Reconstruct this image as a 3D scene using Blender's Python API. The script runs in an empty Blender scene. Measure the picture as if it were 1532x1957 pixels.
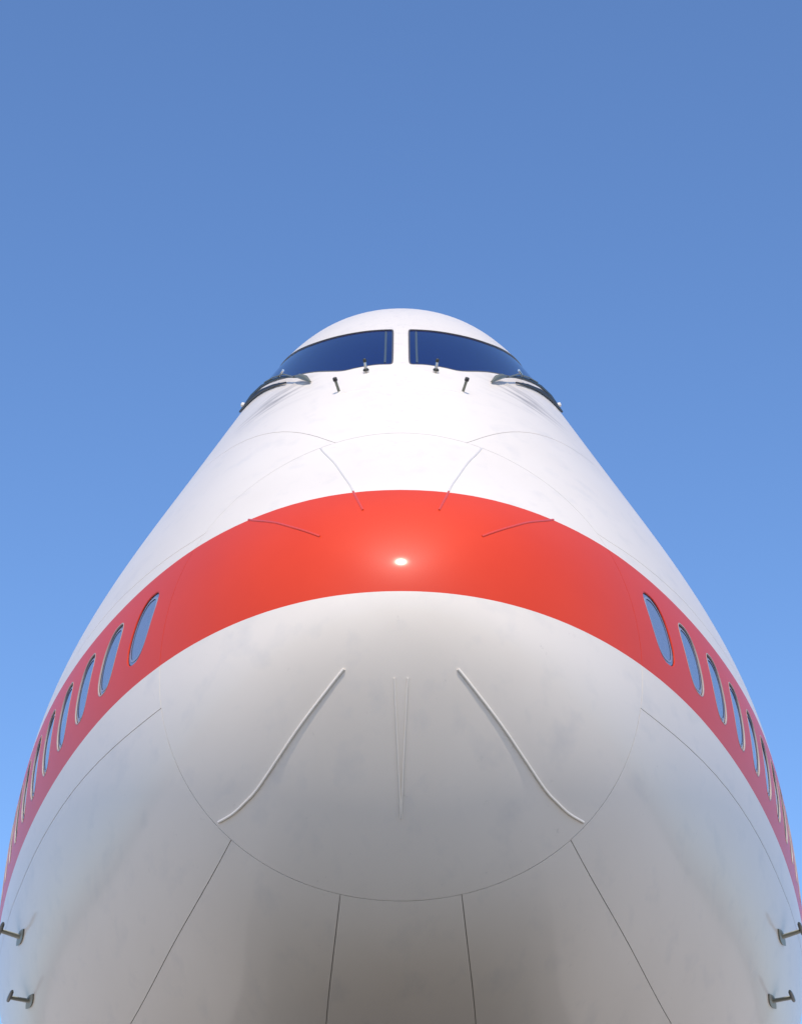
import bpy, bmesh, math
import numpy as np
from mathutils import Vector
from mathutils.geometry import delaunay_2d_cdt
R = math.radians
C = bpy.context.scene.collection
sc = bpy.context.scene

# ---------------------------------------------------------------- camera
cam = bpy.data.objects.new('camera', bpy.data.cameras.new('camera'))
C.objects.link(cam); sc.camera = cam
cam.location = (0, 0, 1.5)
cam.rotation_euler = (R(90 + 24.8), 0, 0)
cam.data.sensor_fit = 'HORIZONTAL'
cam.data.sensor_width = 36.0
cam.data.lens = 36.0 * 4200 / 1532
cam.data.clip_start = 0.1
cam.data.clip_end = 20000

# ---------------------------------------------------------------- sky and sun
SUN_AZ = R(0)      # sun straight behind the camera, so both flanks are lit alike
SUN_EL = R(50)
SKY = 0.142
SUN = 2.35
EXPO = 0.56
to_sun = Vector((-math.sin(SUN_AZ) * math.cos(SUN_EL), -math.cos(SUN_AZ) * math.cos(SUN_EL), math.sin(SUN_EL)))
w = bpy.data.worlds.new("World"); sc.world = w; w.use_nodes = True
nt = w.node_tree
sky = nt.nodes.new('ShaderNodeTexSky')
sky.sky_type = 'NISHITA'; sky.sun_disc = False
sky.sun_elevation = SUN_EL
sky.sun_rotation = math.atan2(to_sun.x, to_sun.y)
sky.altitude = 0; sky.air_density = 1.0; sky.dust_density = 1.5; sky.ozone_density = 10
bg = nt.nodes['Background']; bg.inputs['Strength'].default_value = SKY
nt.links.new(sky.outputs[0], bg.inputs['Color'])
sun = bpy.data.objects.new('sun', bpy.data.lights.new('sun', 'SUN')); C.objects.link(sun)
sun.data.energy = SUN; sun.data.angle = R(0.53); sun.data.color = (1.0, 0.88, 0.73)
sun.rotation_euler = to_sun.to_track_quat('Z', 'Y').to_euler()
sc.view_settings.view_transform = 'Standard'
sc.view_settings.look = 'None'
sc.view_settings.exposure = EXPO
sc.view_settings.gamma = 1.0

# ---------------------------------------------------------------- materials
def mat(name, col, rough=0.5, metal=0.0, coat=0.0, spec=0.5):
    m = bpy.data.materials.new(name); m.use_nodes = True
    b = m.node_tree.nodes['Principled BSDF']
    b.inputs['Base Color'].default_value = (*col, 1)
    b.inputs['Roughness'].default_value = rough
    b.inputs['Metallic'].default_value = metal
    b.inputs['Coat Weight'].default_value = coat
    b.inputs['Coat Roughness'].default_value = 0.05
    b.inputs['Specular IOR Level'].default_value = spec
    return m
def nd(m, t, **kw):
    n = m.node_tree.nodes.new(t)
    for k, v in kw.items(): setattr(n, k, v)
    return n
def mathn(m, op, a, b=None, clamp=False):
    n = nd(m, 'ShaderNodeMath', operation=op, use_clamp=clamp)
    for i, v in enumerate((a, b)):
        if v is None: continue
        if isinstance(v, (int, float)): n.inputs[i].default_value = v
        else: m.node_tree.links.new(v, n.inputs[i])
    return n.outputs[0]
def mixc(m, fac, a, b, blend='MIX'):
    n = nd(m, 'ShaderNodeMix', data_type='RGBA', blend_type=blend)
    L = m.node_tree.links
    if isinstance(fac, (int, float)): n.inputs[0].default_value = fac
    else: L.new(fac, n.inputs[0])
    for i, v in ((6, a), (7, b)):
        if isinstance(v, tuple): n.inputs[i].default_value = (*v, 1)
        else: L.new(v, n.inputs[i])
    return n.outputs[2]
def noise(m, vec, scale, detail=4, rough=0.55):
    n = nd(m, 'ShaderNodeTexNoise'); n.inputs['Scale'].default_value = scale
    n.inputs['Detail'].default_value = detail; n.inputs['Roughness'].default_value = rough
    m.node_tree.links.new(vec, n.inputs['Vector']); return n.outputs['Fac']
def ramp(m, fac, lo, hi):
    n = nd(m, 'ShaderNodeMapRange'); n.inputs[1].default_value = lo; n.inputs[2].default_value = hi
    m.node_tree.links.new(fac, n.inputs[0]); return n.outputs[0]

BAND_TOP, BAND_BOT = 6.220, 5.522
def paint():
    m = mat('airliner_paint', (0.8, 0.79, 0.77), 0.5, 0, 0.34, 0.2)
    L = m.node_tree.links; b = m.node_tree.nodes['Principled BSDF']
    tc = nd(m, 'ShaderNodeTexCoord'); obj = tc.outputs['Object']
    sep = nd(m, 'ShaderNodeSeparateXYZ'); L.new(obj, sep.inputs[0]); x, y, z = sep.outputs
    inband = mathn(m, 'MULTIPLY', mathn(m, 'LESS_THAN', z, BAND_TOP), mathn(m, 'GREATER_THAN', z, BAND_BOT))
    # faint uneven tone and grime, streaks running aft
    mp = nd(m, 'ShaderNodeMapping'); mp.inputs['Scale'].default_value = (1.0, 0.25, 1.0); L.new(obj, mp.inputs[0])
    n1 = noise(m, mp.outputs[0], 1.3, 5); n2 = noise(m, obj, 14.0, 6, 0.7); n3 = noise(m, mp.outputs[0], 7.0, 3)
    white = mixc(m, ramp(m, n1, 0.35, 0.75), (0.76, 0.695, 0.61), (0.72, 0.655, 0.57))
    white = mixc(m, mathn(m, 'MULTIPLY', ramp(m, n3, 0.54, 0.8), 0.5), white, (0.60, 0.57, 0.53))
    speck = mathn(m, 'MULTIPLY', ramp(m, n2, 0.66, 0.72), 0.22)
    white = mixc(m, speck, white, (0.35, 0.31, 0.27))
    # rain streaked grime below the windscreen corners and scuffs on the forehead
    ax = mathn(m, 'ABSOLUTE', x)
    ms = nd(m, 'ShaderNodeMapping'); ms.inputs['Rotation'].default_value = (0, 0, 0); ms.inputs['Scale'].default_value = (1.2, 1.2, 16.0)
    cb = nd(m, 'ShaderNodeCombineXYZ'); L.new(ax, cb.inputs[0]); L.new(y, cb.inputs[1])
    L.new(mathn(m, 'ADD', mathn(m, 'MULTIPLY', ax, 0.20), z), cb.inputs[2]); L.new(cb.outputs[0], ms.inputs[0])
    n4 = noise(m, ms.outputs[0], 1.7, 4, 0.6)
    dz = mathn(m, 'ABSOLUTE', mathn(m, 'SUBTRACT', z, 7.86)); dx = mathn(m, 'ABSOLUTE', mathn(m, 'SUBTRACT', ax, 0.78))
    spot = mathn(m, 'MULTIPLY', mathn(m, 'SUBTRACT', 1.0, mathn(m, 'MULTIPLY', dz, 4.0), True), mathn(m, 'SUBTRACT', 1.0, mathn(m, 'MULTIPLY', dx, 3.2), True))
    g = mathn(m, 'MULTIPLY', mathn(m, 'MULTIPLY', spot, ramp(m, n4, 0.44, 0.6)), 1.0)
    white = mixc(m, g, white, (0.30, 0.27, 0.24))
    mid = mathn(m, 'SUBTRACT', 1.0, mathn(m, 'MULTIPLY', ax, 3.6), True)
    fh = mathn(m, 'MULTIPLY', mathn(m, 'MULTIPLY', mid, ramp(m, z, 6.4, 7.0)), mathn(m, 'MULTIPLY', ramp(m, noise(m, obj, 22.0, 3, 0.7), 0.56, 0.66), 0.35))
    white = mixc(m, fh, white, (0.50, 0.45, 0.44))
    red = mixc(m, ramp(m, n1, 0.35, 0.75), (0.67, 0.050, 0.012), (0.61, 0.042, 0.010))
    L.new(mixc(m, inband, white, red), b.inputs['Base Color'])
    rr = nd(m, 'ShaderNodeMapRange'); L.new(n1, rr.inputs[0]); rr.inputs[3].default_value = 0.07; rr.inputs[4].default_value = 0.13
    L.new(rr.outputs[0], b.inputs['Coat Roughness'])
    # slight unevenness of the skin in the reflections
    bp = nd(m, 'ShaderNodeBump'); bp.inputs['Strength'].default_value = 0.10; bp.inputs['Distance'].default_value = 0.004
    L.new(noise(m, mp.outputs[0], 2.2, 2), bp.inputs['Height'])
    L.new(bp.outputs[0], b.inputs['Coat Normal'])
    return m
PAINT = paint()
SEAL = mat('seam_sealant', (0.20, 0.18, 0.16), 0.8)
RUBBER = mat('black_rubber', (0.02, 0.02, 0.022), 0.5)
METAL = mat('bare_metal', (0.62, 0.60, 0.56), 0.28, 1.0)
RIM = mat('window_rim_metal', (0.40, 0.34, 0.31), 0.5, 0.0)
GREYM = mat('grey_painted_metal', (0.17, 0.18, 0.145), 0.4, 0.3)
DARKM = mat('dark_painted_metal', (0.035, 0.04, 0.035), 0.4, 0.2)
STRIPW = mat('strip_white_paint', (0.755, 0.70, 0.62), 0.3, 0, 0.6)
GLASS = mat('cockpit_glass', (0.002, 0.010, 0.075), 0.03, 0, 0.0, 0.42)
CGLASS = mat('cabin_window_glass', (0.17, 0.21, 0.31), 0.08, 0, 0.8, 0.8)
WRIM = mat('windscreen_retainer', (0.13, 0.12, 0.11), 0.45, 0.4)
POST = mat('windscreen_post', (0.06, 0.085, 0.10), 0.4)
INNER = mat('inner_window_edge', (0.24, 0.28, 0.38), 0.35)
def stripmat():
    m = mat('diverter_strip_paint', (0.78, 0.77, 0.75), 0.35, 0, 0.8)
    L = m.node_tree.links; tc = nd(m, 'ShaderNodeTexCoord'); s = nd(m, 'ShaderNodeSeparateXYZ'); L.new(tc.outputs['Object'], s.inputs[0])
    z = s.outputs[2]
    f = mathn(m, 'MULTIPLY', mathn(m, 'LESS_THAN', z, BAND_TOP + .012), mathn(m, 'GREATER_THAN', z, BAND_BOT))
    L.new(mixc(m, f, (0.77, 0.71, 0.62), (0.67, 0.055, 0.018)), m.node_tree.nodes['Principled BSDF'].inputs['Base Color'])
    return m
STRIP = stripmat()

# ---------------------------------------------------------------- body surface
K = np.array([0, .5, 1, 1.5, 2.0, 2.5, 3.0, 3.6, 4.4, 5.5])
TAB = dict(
 A=([0.0, 0.7131, 1.3739, 2.3731, 3.6212, 4.5713, 5.1468, 5.5293, 5.7563, 5.9079], [3.1013, -1.609, 2.0802, 1.4087, -1.7418, -1.5916, -0.8837, -0.568, -0.0024, -0.3747]),
 B=([0.0, 0.4835, 1.2703, 1.7655, 2.0521, 2.2653, 2.4467, 2.6489, 2.9087, 3.243], [-1.8943, 2.8722, -2.3156, -0.6084, -0.2572, -0.123, -0.0155, -0.0988, 0.2663, -0.9619]),
 W=([0.0, 0.6449, 1.2451, 1.8233, 2.3998, 2.9315, 3.3365, 3.2816, 3.2619, 3.2455], [0.0, -0.2451, -0.0925, 0.0851, -0.2851, -0.0227, -2.6627, 0.7667, -0.1847, 0.1332]),
 C=([4.0352, 3.8986, 3.9174, 4.1434, 4.2595, 4.1446, 4.0985, 4.1986, 4.3355, 4.4937], [-2.2516, 1.2252, 1.0818, -0.5817, -1.3923, 0.608, 0.6105, -0.1558, 0.1207, -0.4527]),
 k=([-0.1667, -0.1667, -0.0902, 0.4368, 0.8301, 0.4436, 0.1842, 0.1185, 0.1369, 0.1494], [0.1425, -0.285, 2.8341, -0.2391, -5.0869, 1.8724, 0.6466, 0.1604, -0.0508, -0.0054]),
 j=([0.0532, 0.0532, -0.0669, 0.1789, 0.6168, 0.0804, -0.0061, -0.009, -0.0002, 0.0001], [0.6811, -1.3621, 1.8849, 2.6052, -7.6963, 4.7953, -0.6856, 0.2004, -0.069, 0.0339]))
TIP = 9.597
REND = 5.4
def prof(n, t):
    t = np.minimum(t, 5.5)
    Y, M = map(np.array, TAB[n]); i = np.clip(np.searchsorted(K, t) - 1, 0, len(K) - 2)
    h = K[i + 1] - K[i]; a = (K[i + 1] - t) / h; b = (t - K[i]) / h
    return a * Y[i] + b * Y[i + 1] + ((a**3 - a) * M[i] + (b**3 - b) * M[i + 1]) * h * h / 6
def surf(r, ph):
    """r = square root of the distance aft of the nose tip, ph = angle from the top, positive to the left"""
    r = np.asarray(r, float); ph = np.asarray(ph, float); c = np.cos(ph); up = c >= 0
    z = prof('C', r) + np.where(up, prof('A', r), prof('B', r)) * c + 1.5
    x = -prof('W', r) * np.sin(ph) * np.where(up, 1 - prof('k', r) * c * c + prof('j', r) * c**4, 1)
    return np.stack(np.broadcast_arrays(x, TIP + r * r, z), -1)
def uv2p(u, v):                # u = -r sin(ph), v = r cos(ph)
    return np.hypot(u, v), np.arctan2(-u, v)
def S2(u, v):
    return surf(*uv2p(u, v))
def frame2(u, v, e=2e-4):
    a = (S2(u + e, v) - S2(u - e, v)) / (2 * e); b = (S2(u, v + e) - S2(u, v - e)) / (2 * e)
    n = np.cross(b, a); n /= np.linalg.norm(n, axis=-1, keepdims=True)
    if np.ndim(u) == 0 and np.hypot(u, v) < 1e-3: n = np.array([0, -1., 0])
    return a, b, n
# orientation check: normals must point outwards (forwards at the nose)
_, _, _n = frame2(np.array([.1]), np.array([.1])); FLIP = 1 if _n[0, 1] < 0 else -1
def normals(u, v):
    r = np.hypot(u, v); f = np.where(r < .003, .003 / np.maximum(r, 1e-9), 1.)
    u = np.where(r < 1e-9, .003, u * f); v = v * f
    return frame2(u, v)[2] * FLIP
def zphi(r, z):
    c = z - 1.5 - prof('C', r); d = np.where(c >= 0, prof('A', r), prof('B', r))
    return np.arccos(np.clip(c / d, -1, 1))
def P2(r, ph): return np.array([-r * np.sin(ph), r * np.cos(ph)])

def densify(pts, step, closed=False, smooth=True):
    """Catmull-Rom through domain points, resampled"""
    P = np.asarray(pts, float); n = len(P); out = []
    rng = range(n if closed else n - 1)
    for i in rng:
        if closed: p0, p1, p2, p3 = P[i - 1], P[i], P[(i + 1) % n], P[(i + 2) % n]
        else:
            p1, p2 = P[i], P[i + 1]; p0 = P[i - 1] if i else 2 * p1 - p2; p3 = P[i + 2] if i + 2 < n else 2 * p2 - p1
        k = max(1, int(np.ceil(np.linalg.norm(p2 - p1) / step)))
        for q in range(k):
            t = q / k
            if smooth: out.append(.5 * (2 * p1 + (p2 - p0) * t + (2 * p0 - 5 * p1 + 4 * p2 - p3) * t * t + (3 * p1 - p0 - 3 * p2 + p3) * t**3))
            else: out.append(p1 + (p2 - p1) * t)
    if not closed: out.append(P[-1])
    return np.array(out)
def inside(poly, X, Y):
    r = np.zeros(X.shape, bool); n = len(poly)
    for i in range(n):
        x0, y0 = poly[i]; x1, y1 = poly[(i + 1) % n]
        if y0 == y1: continue
        c = ((y0 > Y) != (y1 > Y)) & (X < (x1 - x0) * (Y - y0) / (y1 - y0) + x0); r ^= c
    return r
def mindist(poly, X, Y):
    a = poly; b = np.roll(poly, -1, 0); ab = b - a; L = (ab**2).sum(1) + 1e-15; d = np.full(X.shape, 1e9)
    for i in range(len(a)):
        t = np.clip(((X - a[i, 0]) * ab[i, 0] + (Y - a[i, 1]) * ab[i, 1]) / L[i], 0, 1)
        d = np.minimum(d, (X - a[i, 0] - t * ab[i, 0])**2 + (Y - a[i, 1] - t * ab[i, 1])**2)
    return np.sqrt(d)
def area(P): return 0.5 * np.sum(P[:, 0] * np.roll(P[:, 1], -1) - np.roll(P[:, 0], -1) * P[:, 1])
def inset(P, d):
    """move a closed domain outline inwards by d metres measured on the surface (negative: outwards)"""
    s = 1 if area(P) > 0 else -1
    t = np.roll(P, -1, 0) - np.roll(P, 1, 0); t /= np.linalg.norm(t, axis=1, keepdims=True) + 1e-12
    n = np.stack([-t[:, 1], t[:, 0]], -1) * s
    a, b, _ = frame2(P[:, 0], P[:, 1])
    T = a * t[:, :1] + b * t[:, 1:]; N = a * n[:, :1] + b * n[:, 1:]
    T /= np.linalg.norm(T, axis=1, keepdims=True); Np = N - (N * T).sum(1, keepdims=True) * T
    return P + n * (d / np.linalg.norm(Np, axis=1))[:, None]
gr = np.r_[np.arange(.06, 3.2, .045), np.arange(3.2, REND, .1)]
GU, GV = [], []
for i, r in enumerate(gr):
    n = max(10, int(2 * math.pi * min(r, 2.2) / .055)); a = (np.arange(n) + (i % 2) * .5) * 2 * math.pi / n
    GU.append(r * np.sin(a)); GV.append(r * np.cos(a))
GU = np.r_[0, np.concatenate(GU)]; GV = np.r_[0, np.concatenate(GV)]

def mesh_obj(name, verts, faces, m, parent=None, smooth=True, norms=None):
    me = bpy.data.meshes.new(name); me.from_pydata([tuple(v) for v in verts], [], faces)
    me.polygons.foreach_set('use_smooth', [smooth] * len(me.polygons))
    me.materials.append(m)
    if norms is not None:
        me.update(); me.normals_split_custom_set([tuple(norms[li]) for li in range(len(me.loops))])
    me.update()
    o = bpy.data.objects.new(name, me); C.objects.link(o); o.parent = parent
    return o
def skin(name, outline, m, parent, holes=(), off=0.0, skirt=0.02, dense=1.0, flat=None):
    """a sheet of the body surface inside a domain outline (minus holes), with edges turned inwards"""
    loops = [outline] + list(holes)
    keep = inside(outline, GU, GV) & (mindist(outline, GU, GV) > .012)
    for h in holes:
        lo, hi = h.min(0) - .05, h.max(0) + .05
        near = keep & (GU > lo[0]) & (GU < hi[0]) & (GV > lo[1]) & (GV < hi[1])
        if near.any():
            idx = np.where(near)[0]; bad = inside(h, GU[idx], GV[idx]) | (mindist(h, GU[idx], GV[idx]) < .012); keep[idx[bad]] = False
    pts = np.concatenate(loops + [np.stack([GU[keep], GV[keep]], -1)])
    edges = []; k = 0
    for l in loops:
        n = len(l); edges += [(k + i, k + (i + 1) % n) for i in range(n)]; k += n
    vo, _, fo, _, _, _ = delaunay_2d_cdt([Vector(p) for p in pts], edges, [], 0, 1e-7)
    V = np.array([tuple(v) for v in vo]); F = np.array([f for f in fo if len(f) == 3])
    c = V[F].mean(1); ok = inside(outline, c[:, 0], c[:, 1])
    for h in holes: ok &= ~inside(h, c[:, 0], c[:, 1])
    F = F[ok]
    P = S2(V[:, 0], V[:, 1]); N = normals(V[:, 0], V[:, 1]); P = P + N * off
    fn = np.cross(P[F[:, 1]] - P[F[:, 0]], P[F[:, 2]] - P[F[:, 0]])
    flip = (fn * N[F[:, 0]]).sum(1) < 0; F[flip] = F[flip][:, ::-1]
    verts = list(P); faces = [tuple(int(i) for i in f) for f in F]; norms = [N[i] for f in faces for i in f]
    if skirt:
        for l in loops:
            p = S2(l[:, 0], l[:, 1]); nn = normals(l[:, 0], l[:, 1]); p = p + nn * off; q = p - nn * skirt; n = len(l); b = len(verts)
            verts += list(p) + list(q)
            cen = p.mean(0)
            for i in range(n):
                j = (i + 1) % n; f = (b + i, b + j, b + n + j, b + n + i)
                e = np.cross(p[j] - p[i], q[i] - p[i]); e /= np.linalg.norm(e) + 1e-12
                faces.append(f); norms += [e] * 4
    # custom normals are given per loop in face order
    return mesh_obj(name, verts, faces, m, parent, True, norms)
def ring(name, outer, inner, m, parent, o1=0.0, o2=0.0, depth=0.0):
    """ribbon between two outlines with the same number of points; optional reveal going down to depth"""
    n = len(outer); a = S2(outer[:, 0], outer[:, 1]); na = normals(outer[:, 0], outer[:, 1]); b = S2(inner[:, 0], inner[:, 1]); nb = normals(inner[:, 0], inner[:, 1])
    rows = [a - na * .01, a + na * o1, b + nb * o2]
    if depth: rows.append(b - nb * depth)
    V = np.concatenate(rows); F = []
    for k in range(len(rows) - 1):
        for i in range(n):
            j = (i + 1) % n; F.append((k * n + i, k * n + j, (k + 1) * n + j, (k + 1) * n + i))
    o = mesh_obj(name, V, F, m, parent)
    try: o.data.set_sharp_from_angle(angle=R(35))
    except Exception: pass
    return o
def tube(pts, rad, seg=8, cap=True):
    """returns verts, faces of a round bar through pts; rad a number or list"""
    P = [Vector(p) for p in pts]; n = len(P); V = []; F = []
    rad = [rad] * n if isinstance(rad, (int, float)) else rad
    up = Vector((0.13, 0.21, 0.97)); t0 = (P[1] - P[0]).normalized()
    x = t0.cross(up).normalized()
    for i in range(n):
        t = (P[min(i + 1, n - 1)] - P[max(i - 1, 0)]).normalized(); x = (x - t * x.dot(t)).normalized(); y = t.cross(x)
        for k in range(seg):
            a = 2 * math.pi * k / seg; V.append(P[i] + (x * math.cos(a) + y * math.sin(a)) * rad[i])
    for i in range(n - 1):
        for k in range(seg):
            l = (k + 1) % seg; F.append((i * seg + k, i * seg + l, (i + 1) * seg + l, (i + 1) * seg + k))
    if cap: F.append(tuple(range(seg))[::-1]); F.append(tuple(range((n - 1) * seg, n * seg)))
    return V, F
def bar(name, pts, rad, m, parent, seg=10):
    V, F = tube(pts, rad, seg); o = mesh_obj(name, V, F, m, parent)
    try: o.data.set_sharp_from_angle(angle=R(40))
    except Exception: pass
    return o
def lift(r, ph, h=0.0):
    u, v = P2(r, ph); return S2(u, v) + normals(np.array([u]), np.array([v]))[0] * h
def nrm(r, ph):
    u, v = P2(r, ph); return normals(np.array([u]), np.array([v]))[0]

# ---------------------------------------------------------------- ground
def sheet(name, size, z, m, hole=None):
    o = mesh_obj(name, [(-size, -size, z), (size, -size, z), (size, size, z), (-size, size, z)], [(0, 1, 2, 3)], m, None, False)
    o['kind'] = 'structure'; return o
gm = mat('dry_grass', (0.10, 0.11, 0.045), 0.95)
_n = noise(gm, nd(gm, 'ShaderNodeTexCoord').outputs['Object'], 0.02, 6)
gm.node_tree.links.new(mixc(gm, _n, (0.07, 0.09, 0.03), (0.16, 0.14, 0.07)), gm.node_tree.nodes['Principled BSDF'].inputs['Base Color'])
am = mat('apron_concrete', (0.30, 0.28, 0.25), 0.85)
_n = noise(am, nd(am, 'ShaderNodeTexCoord').outputs['Object'], 0.4, 8)
am.node_tree.links.new(mixc(am, _n, (0.58, 0.52, 0.435), (0.68, 0.61, 0.51)), am.node_tree.nodes['Principled BSDF'].inputs['Base Color'])
sheet('grass_field', 6000, 0.0, gm)
sheet('concrete_apron', 500, 0.004, am)
sm = mat('shade_strip_dark', (0.06, 0.06, 0.055), 0.9)  # dark tone of the unseen strip added to deepen shade on the chin
_n = noise(sm, nd(sm, 'ShaderNodeTexCoord').outputs['Object'], 0.8, 8)
sm.node_tree.links.new(mixc(sm, _n, (0.035, 0.038, 0.032), (0.065, 0.066, 0.056)), sm.node_tree.nodes['Principled BSDF'].inputs['Base Color'])
hm = mat('strip_border_mid', (0.2, 0.18, 0.15), 0.9)  # middle tone of the added border, easing dark strip into bright concrete
_n = noise(hm, nd(hm, 'ShaderNodeTexCoord').outputs['Object'], 0.5, 8)
hm.node_tree.links.new(mixc(hm, _n, (0.17, 0.155, 0.13), (0.28, 0.25, 0.21)), hm.node_tree.nodes['Principled BSDF'].inputs['Base Color'])
sh = mesh_obj('added_strip_border', [(-5.6, -60, .008), (5.6, -60, .008), (5.6, 60, .008), (-5.6, 60, .008)], [(0, 1, 2, 3)], hm, None, False); sh['kind'] = 'structure'  # unseen border, added to soften the dark strip's edges in the paint reflections
st = mesh_obj('added_shade_strip', [(-4.3, -60, .012), (4.3, -60, .012), (4.3, 60, .012), (-4.3, 60, .012)], [(0, 1, 2, 3)], sm, None, False); st['kind'] = 'structure'  # unseen dark strip, added to cut ground bounce on the chin

# ---------------------------------------------------------------- the airliner
plane = bpy.data.objects.new('jet_airliner', None); C.objects.link(plane)
plane['label'] = 'white jet airliner nose with a red window stripe, seen from below against blue sky'
plane['category'] = 'airliner'

FEAT = {'seam': [(0.914, 3.142), (0.921, 2.881), (0.931, 2.642), (0.945, 2.354), (0.954, 2.146), (0.956, 1.934), (0.979, 1.677), (0.99, 1.581), (1.0, 1.498), (1.015, 1.365), (1.031, 1.137), (1.043, 0.997), (1.049, 0.836), (1.054, 0.688), (1.065, 0.604), (1.079, 0.514), (1.08, 0.341), (1.078, 0.213), (1.082, 0.142), (1.083, -0.0)], 'L1': [(0.979, 1.677), (1.107, 1.698), (1.254, 1.719), (1.446, 1.752), (1.624, 1.774), (1.879, 1.784), (2.1, 1.764), (2.264, 1.743)], 'L2': [(0.945, 2.354), (1.136, 2.361), (1.387, 2.381), (1.685, 2.391), (1.977, 2.373)], 'L3': [(0.921, 2.884), (1.027, 2.889), (1.169, 2.899), (1.467, 2.917)], 'Lup': [(1.294, 1.141), (1.505, 1.249), (1.723, 1.341), (1.888, 1.391)], 'arc': [(1.076, 0.278), (1.166, 0.363), (1.242, 0.445), (1.324, 0.538), (1.443, 0.665), (1.576, 0.792), (1.706, 0.886), (1.805, 0.941), (1.903, 0.961)], 'sA': [(1.073, 0.341), (0.925, 0.286), (0.726, 0.257), (0.572, 0.26), (0.46, 0.265)], 'sB': [(0.85, 0.76), (0.706, 0.722), (0.577, 0.708), (0.428, 0.69)], 'sC': [(0.359, 2.528), (0.46, 2.467), (0.573, 2.412), (0.664, 2.383), (0.772, 2.354), (0.827, 2.328), (0.876, 2.303), (0.932, 2.264)], 'sD': [(0.351, 3.071), (0.478, 3.106), (0.61, 3.129), (0.715, 3.142)], 'wind_top': [(1.687, 0.033), (1.703, 0.135), (1.75, 0.272), (1.825, 0.38), (1.95, 0.466), (1.964, 0.484)], 'wind_bot': [(1.465, 0.038), (1.473, 0.115), (1.482, 0.204), (1.497, 0.274), (1.582, 0.395), (1.663, 0.485), (1.757, 0.55), (1.865, 0.597)], 'wc': [(1.159, 1.339), (1.339, 1.429), (1.5, 1.487), (1.646, 1.523), (1.785, 1.544), (1.91, 1.558), (2.019, 1.569)], 'pts': [(1.439, 0.157), (1.376, 0.277), (1.524, 0.417), (1.965, 0.675), (1.654, 0.502), (2.247, 1.856), (2.372, 1.992), (2.471, 1.685)]}
D = lambda k, n=None: [tuple(P2(r, p)) for r, p in FEAT[k]]
mir = lambda P: np.asarray(P) * np.array([-1., 1.])

# radome outline
s = np.array(D('seam')); closed = np.concatenate([s, mir(s[1:-1])[::-1]])
def even(P, step):
    P = np.vstack([P, P[:1]]); d = np.r_[0, np.cumsum(np.linalg.norm(np.diff(P, axis=0), axis=1))]; n = int(d[-1] / step)
    t = np.linspace(0, d[-1], n, endpoint=False); return np.stack([np.interp(t, d, P[:, i]) for i in (0, 1)], -1)
rho_ph = np.unwrap(np.array([p for r, p in FEAT['seam']][::-1])); rho_r = np.array([r for r, p in FEAT['seam']][::-1])
# smooth the seam radius with a low order cosine series (symmetric about the centreline)
A_ = np.stack([np.cos(k * rho_ph) for k in range(5)], -1); co = np.linalg.lstsq(A_, rho_r, rcond=None)[0]
rho = lambda ph: sum(co[k] * np.cos(k * np.asarray(ph)) for k in range(5))
NA = 240; ang = np.linspace(0, 2 * math.pi, NA, endpoint=False)
radome_line = np.stack([-rho(ang) * np.sin(ang), rho(ang) * np.cos(ang)], -1)

def seam_curve(key, r1=REND, fit=None):
    """a seam from the radome edge to the aft end, as a list of (r, ph)"""
    P = FEAT[key]; r = np.array([p[0] for p in P]); f = np.array([p[1] for p in P])
    rs = np.linspace(r[0], r[-1], 14); co_ = np.polyfit(r, f, 3 if len(P) > 4 else 2); fs = np.polyval(co_, rs)
    return rs, fs
def extend(rs, fs, z=None):
    ra = np.arange(rs[-1] + .06, REND, .06)
    zz = surf(rs[-1], fs[-1])[2]
    fa = zphi(ra, zz) if z else np.full(len(ra), fs[-1])
    return np.r_[rs, ra, REND], np.r_[fs, fa, fa[-1]]
c3 = extend(*seam_curve('L3')); c2 = extend(*seam_curve('L2')); c1 = extend(*seam_curve('L1'), z=True)
# seam above the stripe, brought forward to the radome
ru = np.linspace(1.035, 1.9, 16); zu = np.interp(ru, [1.035, 1.3, 1.5, 1.72, 1.9], [6.30, 6.345, 6.385, 6.385, 6.37]); cu = extend(ru, zphi(ru, zu), z=True)
P = FEAT['arc'][:-1]; ra = np.array([p[0] for p in P] + [1.95, 2.2, 2.6]); fa = np.array([p[1] for p in P] + [1.005, 1.10, 1.19])
rs = np.linspace(ra[0], ra[-1], 40); ca = extend(rs, np.interp(rs, ra, fa))
# smooth the arc
f_ = ca[1].copy()
for _ in range(6): f_[1:-1] = (f_[:-2] + 2 * f_[1:-1] + f_[2:]) / 4
ca = (ca[0], f_)
def crv(c, sgn=1):
    r, f = c; return np.stack([-sgn * r * np.sin(f), r * np.cos(f)], -1)
def snap(c):
    """start the seam exactly on the radome outline"""
    r, f = c; r0 = float(rho(f[0])); k = r > r0 + .02; return np.r_[r0, r[k]], np.r_[f[0], f[k]]
c3, c2, c1, cu, ca = map(snap, (c3, c2, c1, cu, ca))
def arcline(f0, f1, r=None):
    n = max(3, int(abs(f1 - f0) / .03)); f = np.linspace(f0, f1, n)
    rr = rho(f) if r is None else np.full(n, r); return np.stack([-rr * np.sin(f), rr * np.cos(f)], -1)
def between(a, b):
    """outline of the panel between seams a (upper) and b (lower) on the left side"""
    A_, B_ = crv(a), crv(b)
    return np.concatenate([A_[:-1], arcline(a[1][-1], b[1][-1], REND)[:-1], B_[::-1][:-1], arcline(b[1][0], a[1][0])[:-1]])
G = 0.0021
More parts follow.
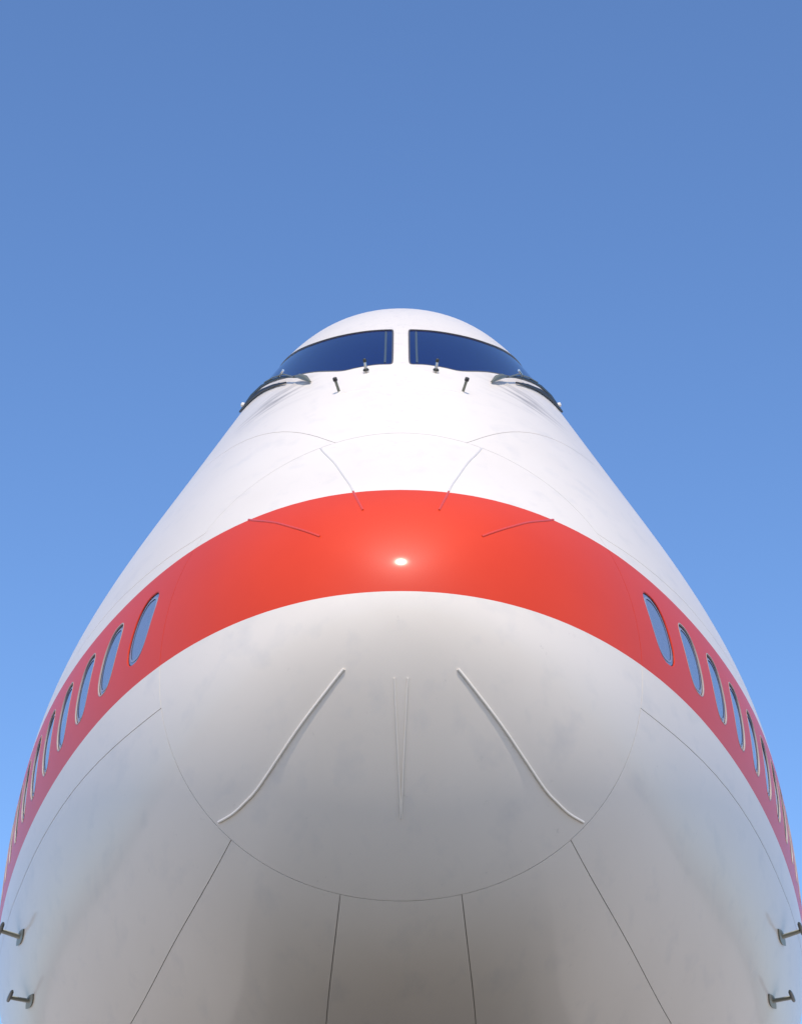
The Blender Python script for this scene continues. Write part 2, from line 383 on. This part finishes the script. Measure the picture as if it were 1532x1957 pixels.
# cabin windows -------------------------------------------------
def arcstep(r):
    e = 1e-3; a = surf(r - e, zphi(r - e, 5.87)); b = surf(r + e, zphi(r + e, 5.87)); return np.linalg.norm(b - a) / (2 * e)
centres = [1.163]
while centres[-1] < 4.9:
    r = centres[-1]; need = 0.508; 
    for _ in range(20): r += need / 20 / arcstep(r)
    centres.append(r)
def win_loop(rc, zc, hw, hh, n=48, p=2.7):
    out = []; k = arcstep(rc)
    for i in range(n):
        t = 2 * math.pi * i / n; cx, sy = math.cos(t), math.sin(t)
        a = hw * math.copysign(abs(cx)**(2 / p), cx); b = hh * math.copysign(abs(sy)**(2 / p), sy)
        r = rc + a / k; z = zc + b; out.append(P2(r, float(zphi(np.array(r), z))))
    return np.array(out)
WZ = 5.868; HW, HH = .141, .205
wins = [win_loop(r, WZ, HW, HH) for r in centres]
# cockpit windscreen outline --------------------------------------
wt = [tuple(P2(r, p)) for r, p in FEAT['wind_top'][:-1]] + [tuple(P2(2.12, R(30.5))), tuple(P2(2.34, R(34.5)))]
wb = [tuple(P2(r, p)) for r, p in FEAT['wind_bot']] + [tuple(P2(2.05, R(37.2))), tuple(P2(2.32, R(41.5)))]
wt = densify(wt, .02); wb = densify(wb, .02)
scr = np.concatenate([wt, densify([wt[-1], wb[-1]], .02)[1:-1], wb[::-1], densify([wb[0], wt[0]], .02)[1:-1]])
def roundc(P, it=3):
    P = even(P, .012)
    for _ in range(it): P = (np.roll(P, 1, 0) + 2 * P + np.roll(P, -1, 0)) / 4
    return P
scr = roundc(scr, 2)
screens = [scr, mir(scr)[::-1]]

skin('radome', inset(radome_line, G), PAINT, plane)
belly = np.concatenate([crv(c3)[:-1], arcline(c3[1][-1], 2 * math.pi - c3[1][-1], REND)[:-1], crv(c3, -1)[::-1][:-1], arcline(2 * math.pi - c3[1][0], c3[1][0])[:-1]])
def chk(P): return inset(P, G)
skin('belly_panel', chk(belly), PAINT, plane)
crown = np.concatenate([crv(ca, -1)[:-1], arcline(-ca[1][-1], ca[1][-1], REND)[:-1], crv(ca)[::-1][:-1], arcline(ca[1][0], -ca[1][0])[:-1]])
skin('crown_panel', chk(crown), PAINT, plane, holes=screens)
for sgn in (1, -1):
    f = (lambda P: P) if sgn == 1 else (lambda P: mir(P)[::-1])
    skin('lower_side_panel', f(chk(between(c2, c3))), PAINT, plane)
    skin('side_panel', f(chk(between(c1, c2))), PAINT, plane)
    skin('window_panel', f(chk(between(cu, c1))), PAINT, plane, holes=[f(w_) for w_ in wins])
    skin('upper_side_panel', f(chk(between(ca, cu))), PAINT, plane)
    for i, (rc, wl) in enumerate(zip(centres, wins)):
        o_, i_ = f(wl), f(win_loop(rc, WZ, HW - .005, HH - .005))
        if i == 0:
            fr = ring('window', o_, f(win_loop(rc, WZ, HW - .004, HH - .004)), PAINT, plane, -.001, -.002, .012)
            fr['label'] = 'red rimmed cabin window, the foremost of its row'
        else: fr = ring('window', f(win_loop(rc, WZ, HW + .001, HH + .001)), i_, RIM, plane, .0015, .001, .012)
        gk = ring('gasket', f(win_loop(rc, WZ, HW - .005, HH - .005)), f(win_loop(rc, WZ, HW - .009, HH - .009)), RUBBER, fr, -.0062, -.0062)
        ie = ring('inner_edge', f(win_loop(rc, WZ, HW - .026, HH - .026)), f(win_loop(rc, WZ, HW - .036, HH - .036)), INNER, fr, -.0060, -.0060)
        pl = f(win_loop(rc, WZ, HW - .004, HH - .004))
        c_ = pl.mean(0); Vv = S2(pl[:, 0], pl[:, 1]) - normals(pl[:, 0], pl[:, 1]) * .008; n = len(Vv)
        cc = S2(c_[0], c_[1]) - normals(c_[:1], c_[1:])[0] * .0078
        fc = [(n, k, (k + 1) % n) for k in range(n)]
        if np.dot(np.cross(Vv[0] - cc, Vv[1] - cc), nrm(rc, zphi(rc, WZ)) * np.array([sgn, 1, 1])) < 0: fc = [t[::-1] for t in fc]
        mesh_obj('pane', np.vstack([Vv, cc]), fc, CGLASS, fr)
    # windscreen -------------------------------------------------
    sl = screens[0] if sgn == 1 else screens[1]
    fr = ring('windscreen', inset(sl, -.004), inset(sl, .006), WRIM, plane, .002, .0015, .012)
    skin('pane', inset(sl, .004), GLASS, fr, off=-.005, skirt=0)
    side = [P2(r, p) * np.array([sgn, 1]) for r, p in zip(np.linspace(1.482, 1.678, 8), np.linspace(R(4.2), R(3.7), 8))]
    bar('inner_post', [S2(*q) - normals(q[:1], q[1:])[0] * .010 for q in side], .009, POST, fr, 8)

# understructure seen down the open seams
n = 160; rr_ = np.r_[np.linspace(.05, 3.2, 90), np.linspace(3.3, REND, 20)]
V = [S2(0., 0.) - np.array([0, -1, 0]) * .014]; F = []
for r in rr_:
    a = np.linspace(0, 2 * math.pi, n, endpoint=False); u, v = -r * np.sin(a), r * np.cos(a)
    V += list(S2(u, v) - normals(u, v) * .012)
for k in range(n): F.append((0, 1 + (k + 1) % n, 1 + k))
# rows, left open where the windows look in
holes_uv = [(w_.min(0), w_.max(0)) for w_ in screens]
for i in range(len(rr_) - 1):
    for k in range(n):
        a, b = 1 + i * n + k, 1 + i * n + (k + 1) % n
        rm = (rr_[i] + rr_[i + 1]) / 2; fm = (k + .5) * 2 * math.pi / n
        fm2 = min(fm, 2 * math.pi - fm); zc_ = surf(rm, fm)[2]
        if 5.6 < zc_ < 6.14 and .95 < rm and .6 < fm2: continue
        if rm > 1.38 and rm < 2.42 and fm2 < R(45) and 7.8 < zc_ < 9.5: continue
        F.append((a, b, b + n, a + n))
mesh_obj('airframe_shell', V, F, SEAL, plane)
# closed tail end, far behind the part in view
V = []; F = []; n = 60
for i in range(13):
    t = i / 12; k = math.cos(t * math.pi / 2 * .97); a = np.linspace(0, 2 * math.pi, n, endpoint=False)
    p = surf(REND, a); ce = np.array([0, p[0, 1], 7.6]); p = ce + (p - ce) * np.array([k, 0, k]) + np.array([0, t * 16 - .02, 0]); V += list(p)
for i in range(12):
    for k in range(n): F.append((i * n + k, i * n + (k + 1) % n, (i + 1) * n + (k + 1) % n, (i + 1) * n + k))
F.append(tuple(range(12 * n, 13 * n)))
mesh_obj('tail_cone', V, F, PAINT, plane)

# lightning diverter strips on the radome --------------------------
def strip(key, sgn, wdt, hgt):
    P = densify([P2(r, p) for r, p in FEAT[key]], .02) * np.array([sgn, 1]); T = np.gradient(P, axis=0)
    a, b, _ = frame2(P[:, 0], P[:, 1]); N = normals(P[:, 0], P[:, 1]); Q = S2(P[:, 0], P[:, 1])
    t = a * T[:, :1] + b * T[:, 1:]; t /= np.linalg.norm(t, axis=1, keepdims=True); s_ = np.cross(t, N)
    V = []; F = []; pr = [(-1, -.3), (-.8, .7), (-.3, 1), (.3, 1), (.8, .7), (1, -.3)]; m_ = len(pr)
    for i in range(len(P)):
        for x, h in pr: V.append(Q[i] + s_[i] * x * wdt / 2 + N[i] * h * hgt)
    for i in range(len(P) - 1):
        for k in range(m_ - 1): F.append((i * m_ + k, i * m_ + k + 1, (i + 1) * m_ + k + 1, (i + 1) * m_ + k))
    F.append(tuple(range(m_))[::-1]); F.append(tuple(range((len(P) - 1) * m_, len(P) * m_)))
    o = mesh_obj('sealant_bead' if key == 'bead' else 'diverter_strip', V, F, STRIP, plane)
    try: o.data.set_sharp_from_angle(angle=R(50))
    except Exception: pass
for sgn in (1, -1):
    strip('sA', sgn, .012, .0055); strip('sB', sgn, .011, .0045); strip('sC', sgn, .016, .008); strip('sD', sgn, .010, .006)

FEAT['bead'] = [(1.372, R(16.5)), (1.352, R(11.0)), (1.342, R(5.5)), (1.338, 0.0)]
def rivets():
    V = []; F = []
    def dot(u, v):
        p = S2(u, v); n_ = normals(np.array([u]), np.array([v]))[0]; t = np.cross(n_, [1, 0, 0]); t /= np.linalg.norm(t); q = np.cross(n_, t); b = len(V)
        for k in range(6):
            a = k * math.pi / 3; V.append(p + (t * math.cos(a) + q * math.sin(a)) * .0042 - n_ * .001)
        V.append(p + n_ * .0022)
        for k in range(6): F.append((b + k, b + (k + 1) % 6, b + 6))
    for r in np.arange(1.46, 1.70, .0085):
        for f in (-.0165, -.0035, .0035, .0165): dot(-r * math.sin(f), r * math.cos(f))
    for sl in screens:
        o = inset(even(sl, .016), -.022)
        for u, v in o:
            if v < 1.9: dot(u, v)
    o = mesh_obj('rivets', V, F, STRIPW, plane); o['kind'] = 'stuff'
rivets()
for sgn in (1, -1): strip('bead', sgn, .014, .0022)
# probes, wipers, pitot tubes ---------------------------------------
def M(p, sgn): return np.array([p[0] * sgn, p[1], p[2]])
for sgn in (1, -1):
    # short drain mast under the windscreen: ball base and stub
    b0 = lift(1.439, .157); n0 = nrm(1.439, .157); up = n0 * .9 + np.array([0, 0, .35]); up /= np.linalg.norm(up)
    ax = b0 + up * .0
    o = bar('probe', [M(ax - up * .01, sgn), M(ax + up * .012, sgn), M(ax + up * .014, sgn), M(ax + up * .062, sgn), M(ax + up * .068, sgn)], [.016, .016, .0095, .0095, .006], METAL, plane, 14)
    bar('collar', [M(ax + up * .006, sgn), M(ax + up * .013, sgn), M(ax + up * .021, sgn), M(ax + up * .027, sgn)], [.012, .019, .018, .010], DARKM, o, 14)
    bar('cap', [M(ax + up * .063, sgn), M(ax + up * .082, sgn), M(ax + up * .086, sgn)], [.0105, .0105, .006], DARKM, o, 12)
    b0 = lift(1.376, .277); n0 = nrm(1.376, .277); up = n0 + np.array([-.03, 0, .1]); up /= np.linalg.norm(up)
    o = bar('antenna_post', [M(b0 - up * .01, sgn), M(b0 + up * .07, sgn)], [.0085, .0085], GREYM, plane, 12)
    bar('antenna_cap', [M(b0 + up * .068, sgn), M(b0 + up * .070, sgn), M(b0 + up * .088, sgn), M(b0 + up * .092, sgn)], [.0095, .0135, .0135, .009], RUBBER, o, 12)
    bar('foot', [M(b0 - up * .004, sgn), M(b0 + up * .004, sgn)], [.014, .010], STRIPW, o, 12)
    # wiper parked along the lower edge of the windscreen
    arm = [lift(1.975, R(39.2), .012), lift(1.90, R(37.0), .020), lift(1.82, R(34.6), .026), lift(1.745, R(32.2), .030), lift(1.68, R(29.8), .032), lift(1.625, R(27.8), .030), lift(1.575, R(25.8), .030)]
    w0 = bar('wiper', [M(p, sgn) for p in arm], [.007, .010, .010, .009, .008, .006, .005], DARKM, plane, 10)
    bl = [lift(1.97, R(39.9), .010), lift(1.88, R(37.6), .012), lift(1.79, R(34.9), .012), lift(1.71, R(32.2), .012), lift(1.64, R(29.4), .012)]
    bar('blade', [M(p, sgn) for p in bl], [.008, .013, .013, .010, .006], RUBBER, w0, 8)
    ar2 = [lift(1.79, R(33.6), .038), lift(1.72, R(31.4), .048), lift(1.665, R(29.0), .048), lift(1.60, R(27.0), .034)]
    bar('link', [M(p, sgn) for p in ar2], [.0045, .0045, .0045, .005], GREYM, w0, 8)
    bar('strut', [M(p, sgn) for p in [lift(1.72, R(31.0), .02), lift(1.685, R(29.6), .05), lift(1.67, R(28.6), .065)]], [.007, .006, .008], METAL, w0, 8)
    bar('pivot_housing', [M(p, sgn) for p in [lift(1.60, R(26.7), .03), lift(1.57, R(25.4), .035), lift(1.54, R(24.2), .03), lift(1.515, R(23.3), .012)]], [.005, .016, .018, .006], GREYM, w0, 12)
    bar('bracket', [M(p, sgn) for p in [lift(1.955, R(38.6), .0), lift(1.96, R(38.9), .03)]], [.016, .016], STRIPW, w0, 8)
    # two pitot tubes on the flank
    for rr2, ff2 in ((2.247, R(106.3)), (2.365, R(113.6))):
        b0 = lift(rr2, ff2); n0 = nrm(rr2, ff2); e = surf(rr2 - .05, zphi(rr2 - .05, b0[2])) - b0
        fw = e / np.linalg.norm(e); sd = np.cross(n0, fw)
        out = n0 + np.array([0, 0, .58]) ; out /= np.linalg.norm(out)
        tip = b0 + out * .145
        # streamlined mast
        V = []; F = []; ns = 12
        for h, ch in ((-.01, .065), (.01, .052), (.135, .042), (.15, .036)):
            for k in range(ns):
                a = 2 * math.pi * k / ns; V.append(M(b0 + out * h + fw * math.cos(a) * ch + sd * math.sin(a) * .013, sgn))
        for i in range(3):
            for k in range(ns): F.append((i * ns + k, i * ns + (k + 1) % ns, (i + 1) * ns + (k + 1) % ns, (i + 1) * ns + k))
        F.append(tuple(range(3 * ns, 4 * ns)))
        o = mesh_obj('pitot_tube', V, F, GREYM, plane)
        bar('tube_head', [M(tip + fw * t, sgn) for t in (-.12, -.10, .0, .17, .21)], [.004, .012, .015, .013, .008], DARKM, o, 12)
        V = []; F = []
        for k in range(24):
            a = 2 * math.pi * k / 24; V.append(M(b0 + fw * math.cos(a) * .24 + sd * math.sin(a) * abs(math.sin(a)) * .030 + n0 * .004, sgn))
        V2 = [Vector(v) + Vector(M(n0 * .006, sgn)) for v in V]; V3 = [Vector(v) - Vector(M(n0 * .02, sgn)) for v in V]
        allv = V3 + V2; F = [(k, (k + 1) % 24, 24 + (k + 1) % 24, 24 + k) for k in range(24)] + [tuple(range(24, 48))]
        mesh_obj('mounting_plate', allv, F, GREYM, o, False)
# outward facing faces everywhere on the closed small parts
for o in list(bpy.data.objects):
    if o.type == 'MESH' and o.name.split('.')[0] not in ('radome', 'belly_panel', 'crown_panel', 'lower_side_panel', 'side_panel', 'window_panel', 'upper_side_panel', 'pane'):
        bm = bmesh.new(); bm.from_mesh(o.data); bmesh.ops.recalc_face_normals(bm, faces=bm.faces); bm.to_mesh(o.data); bm.free()
sc.render.engine = 'CYCLES'
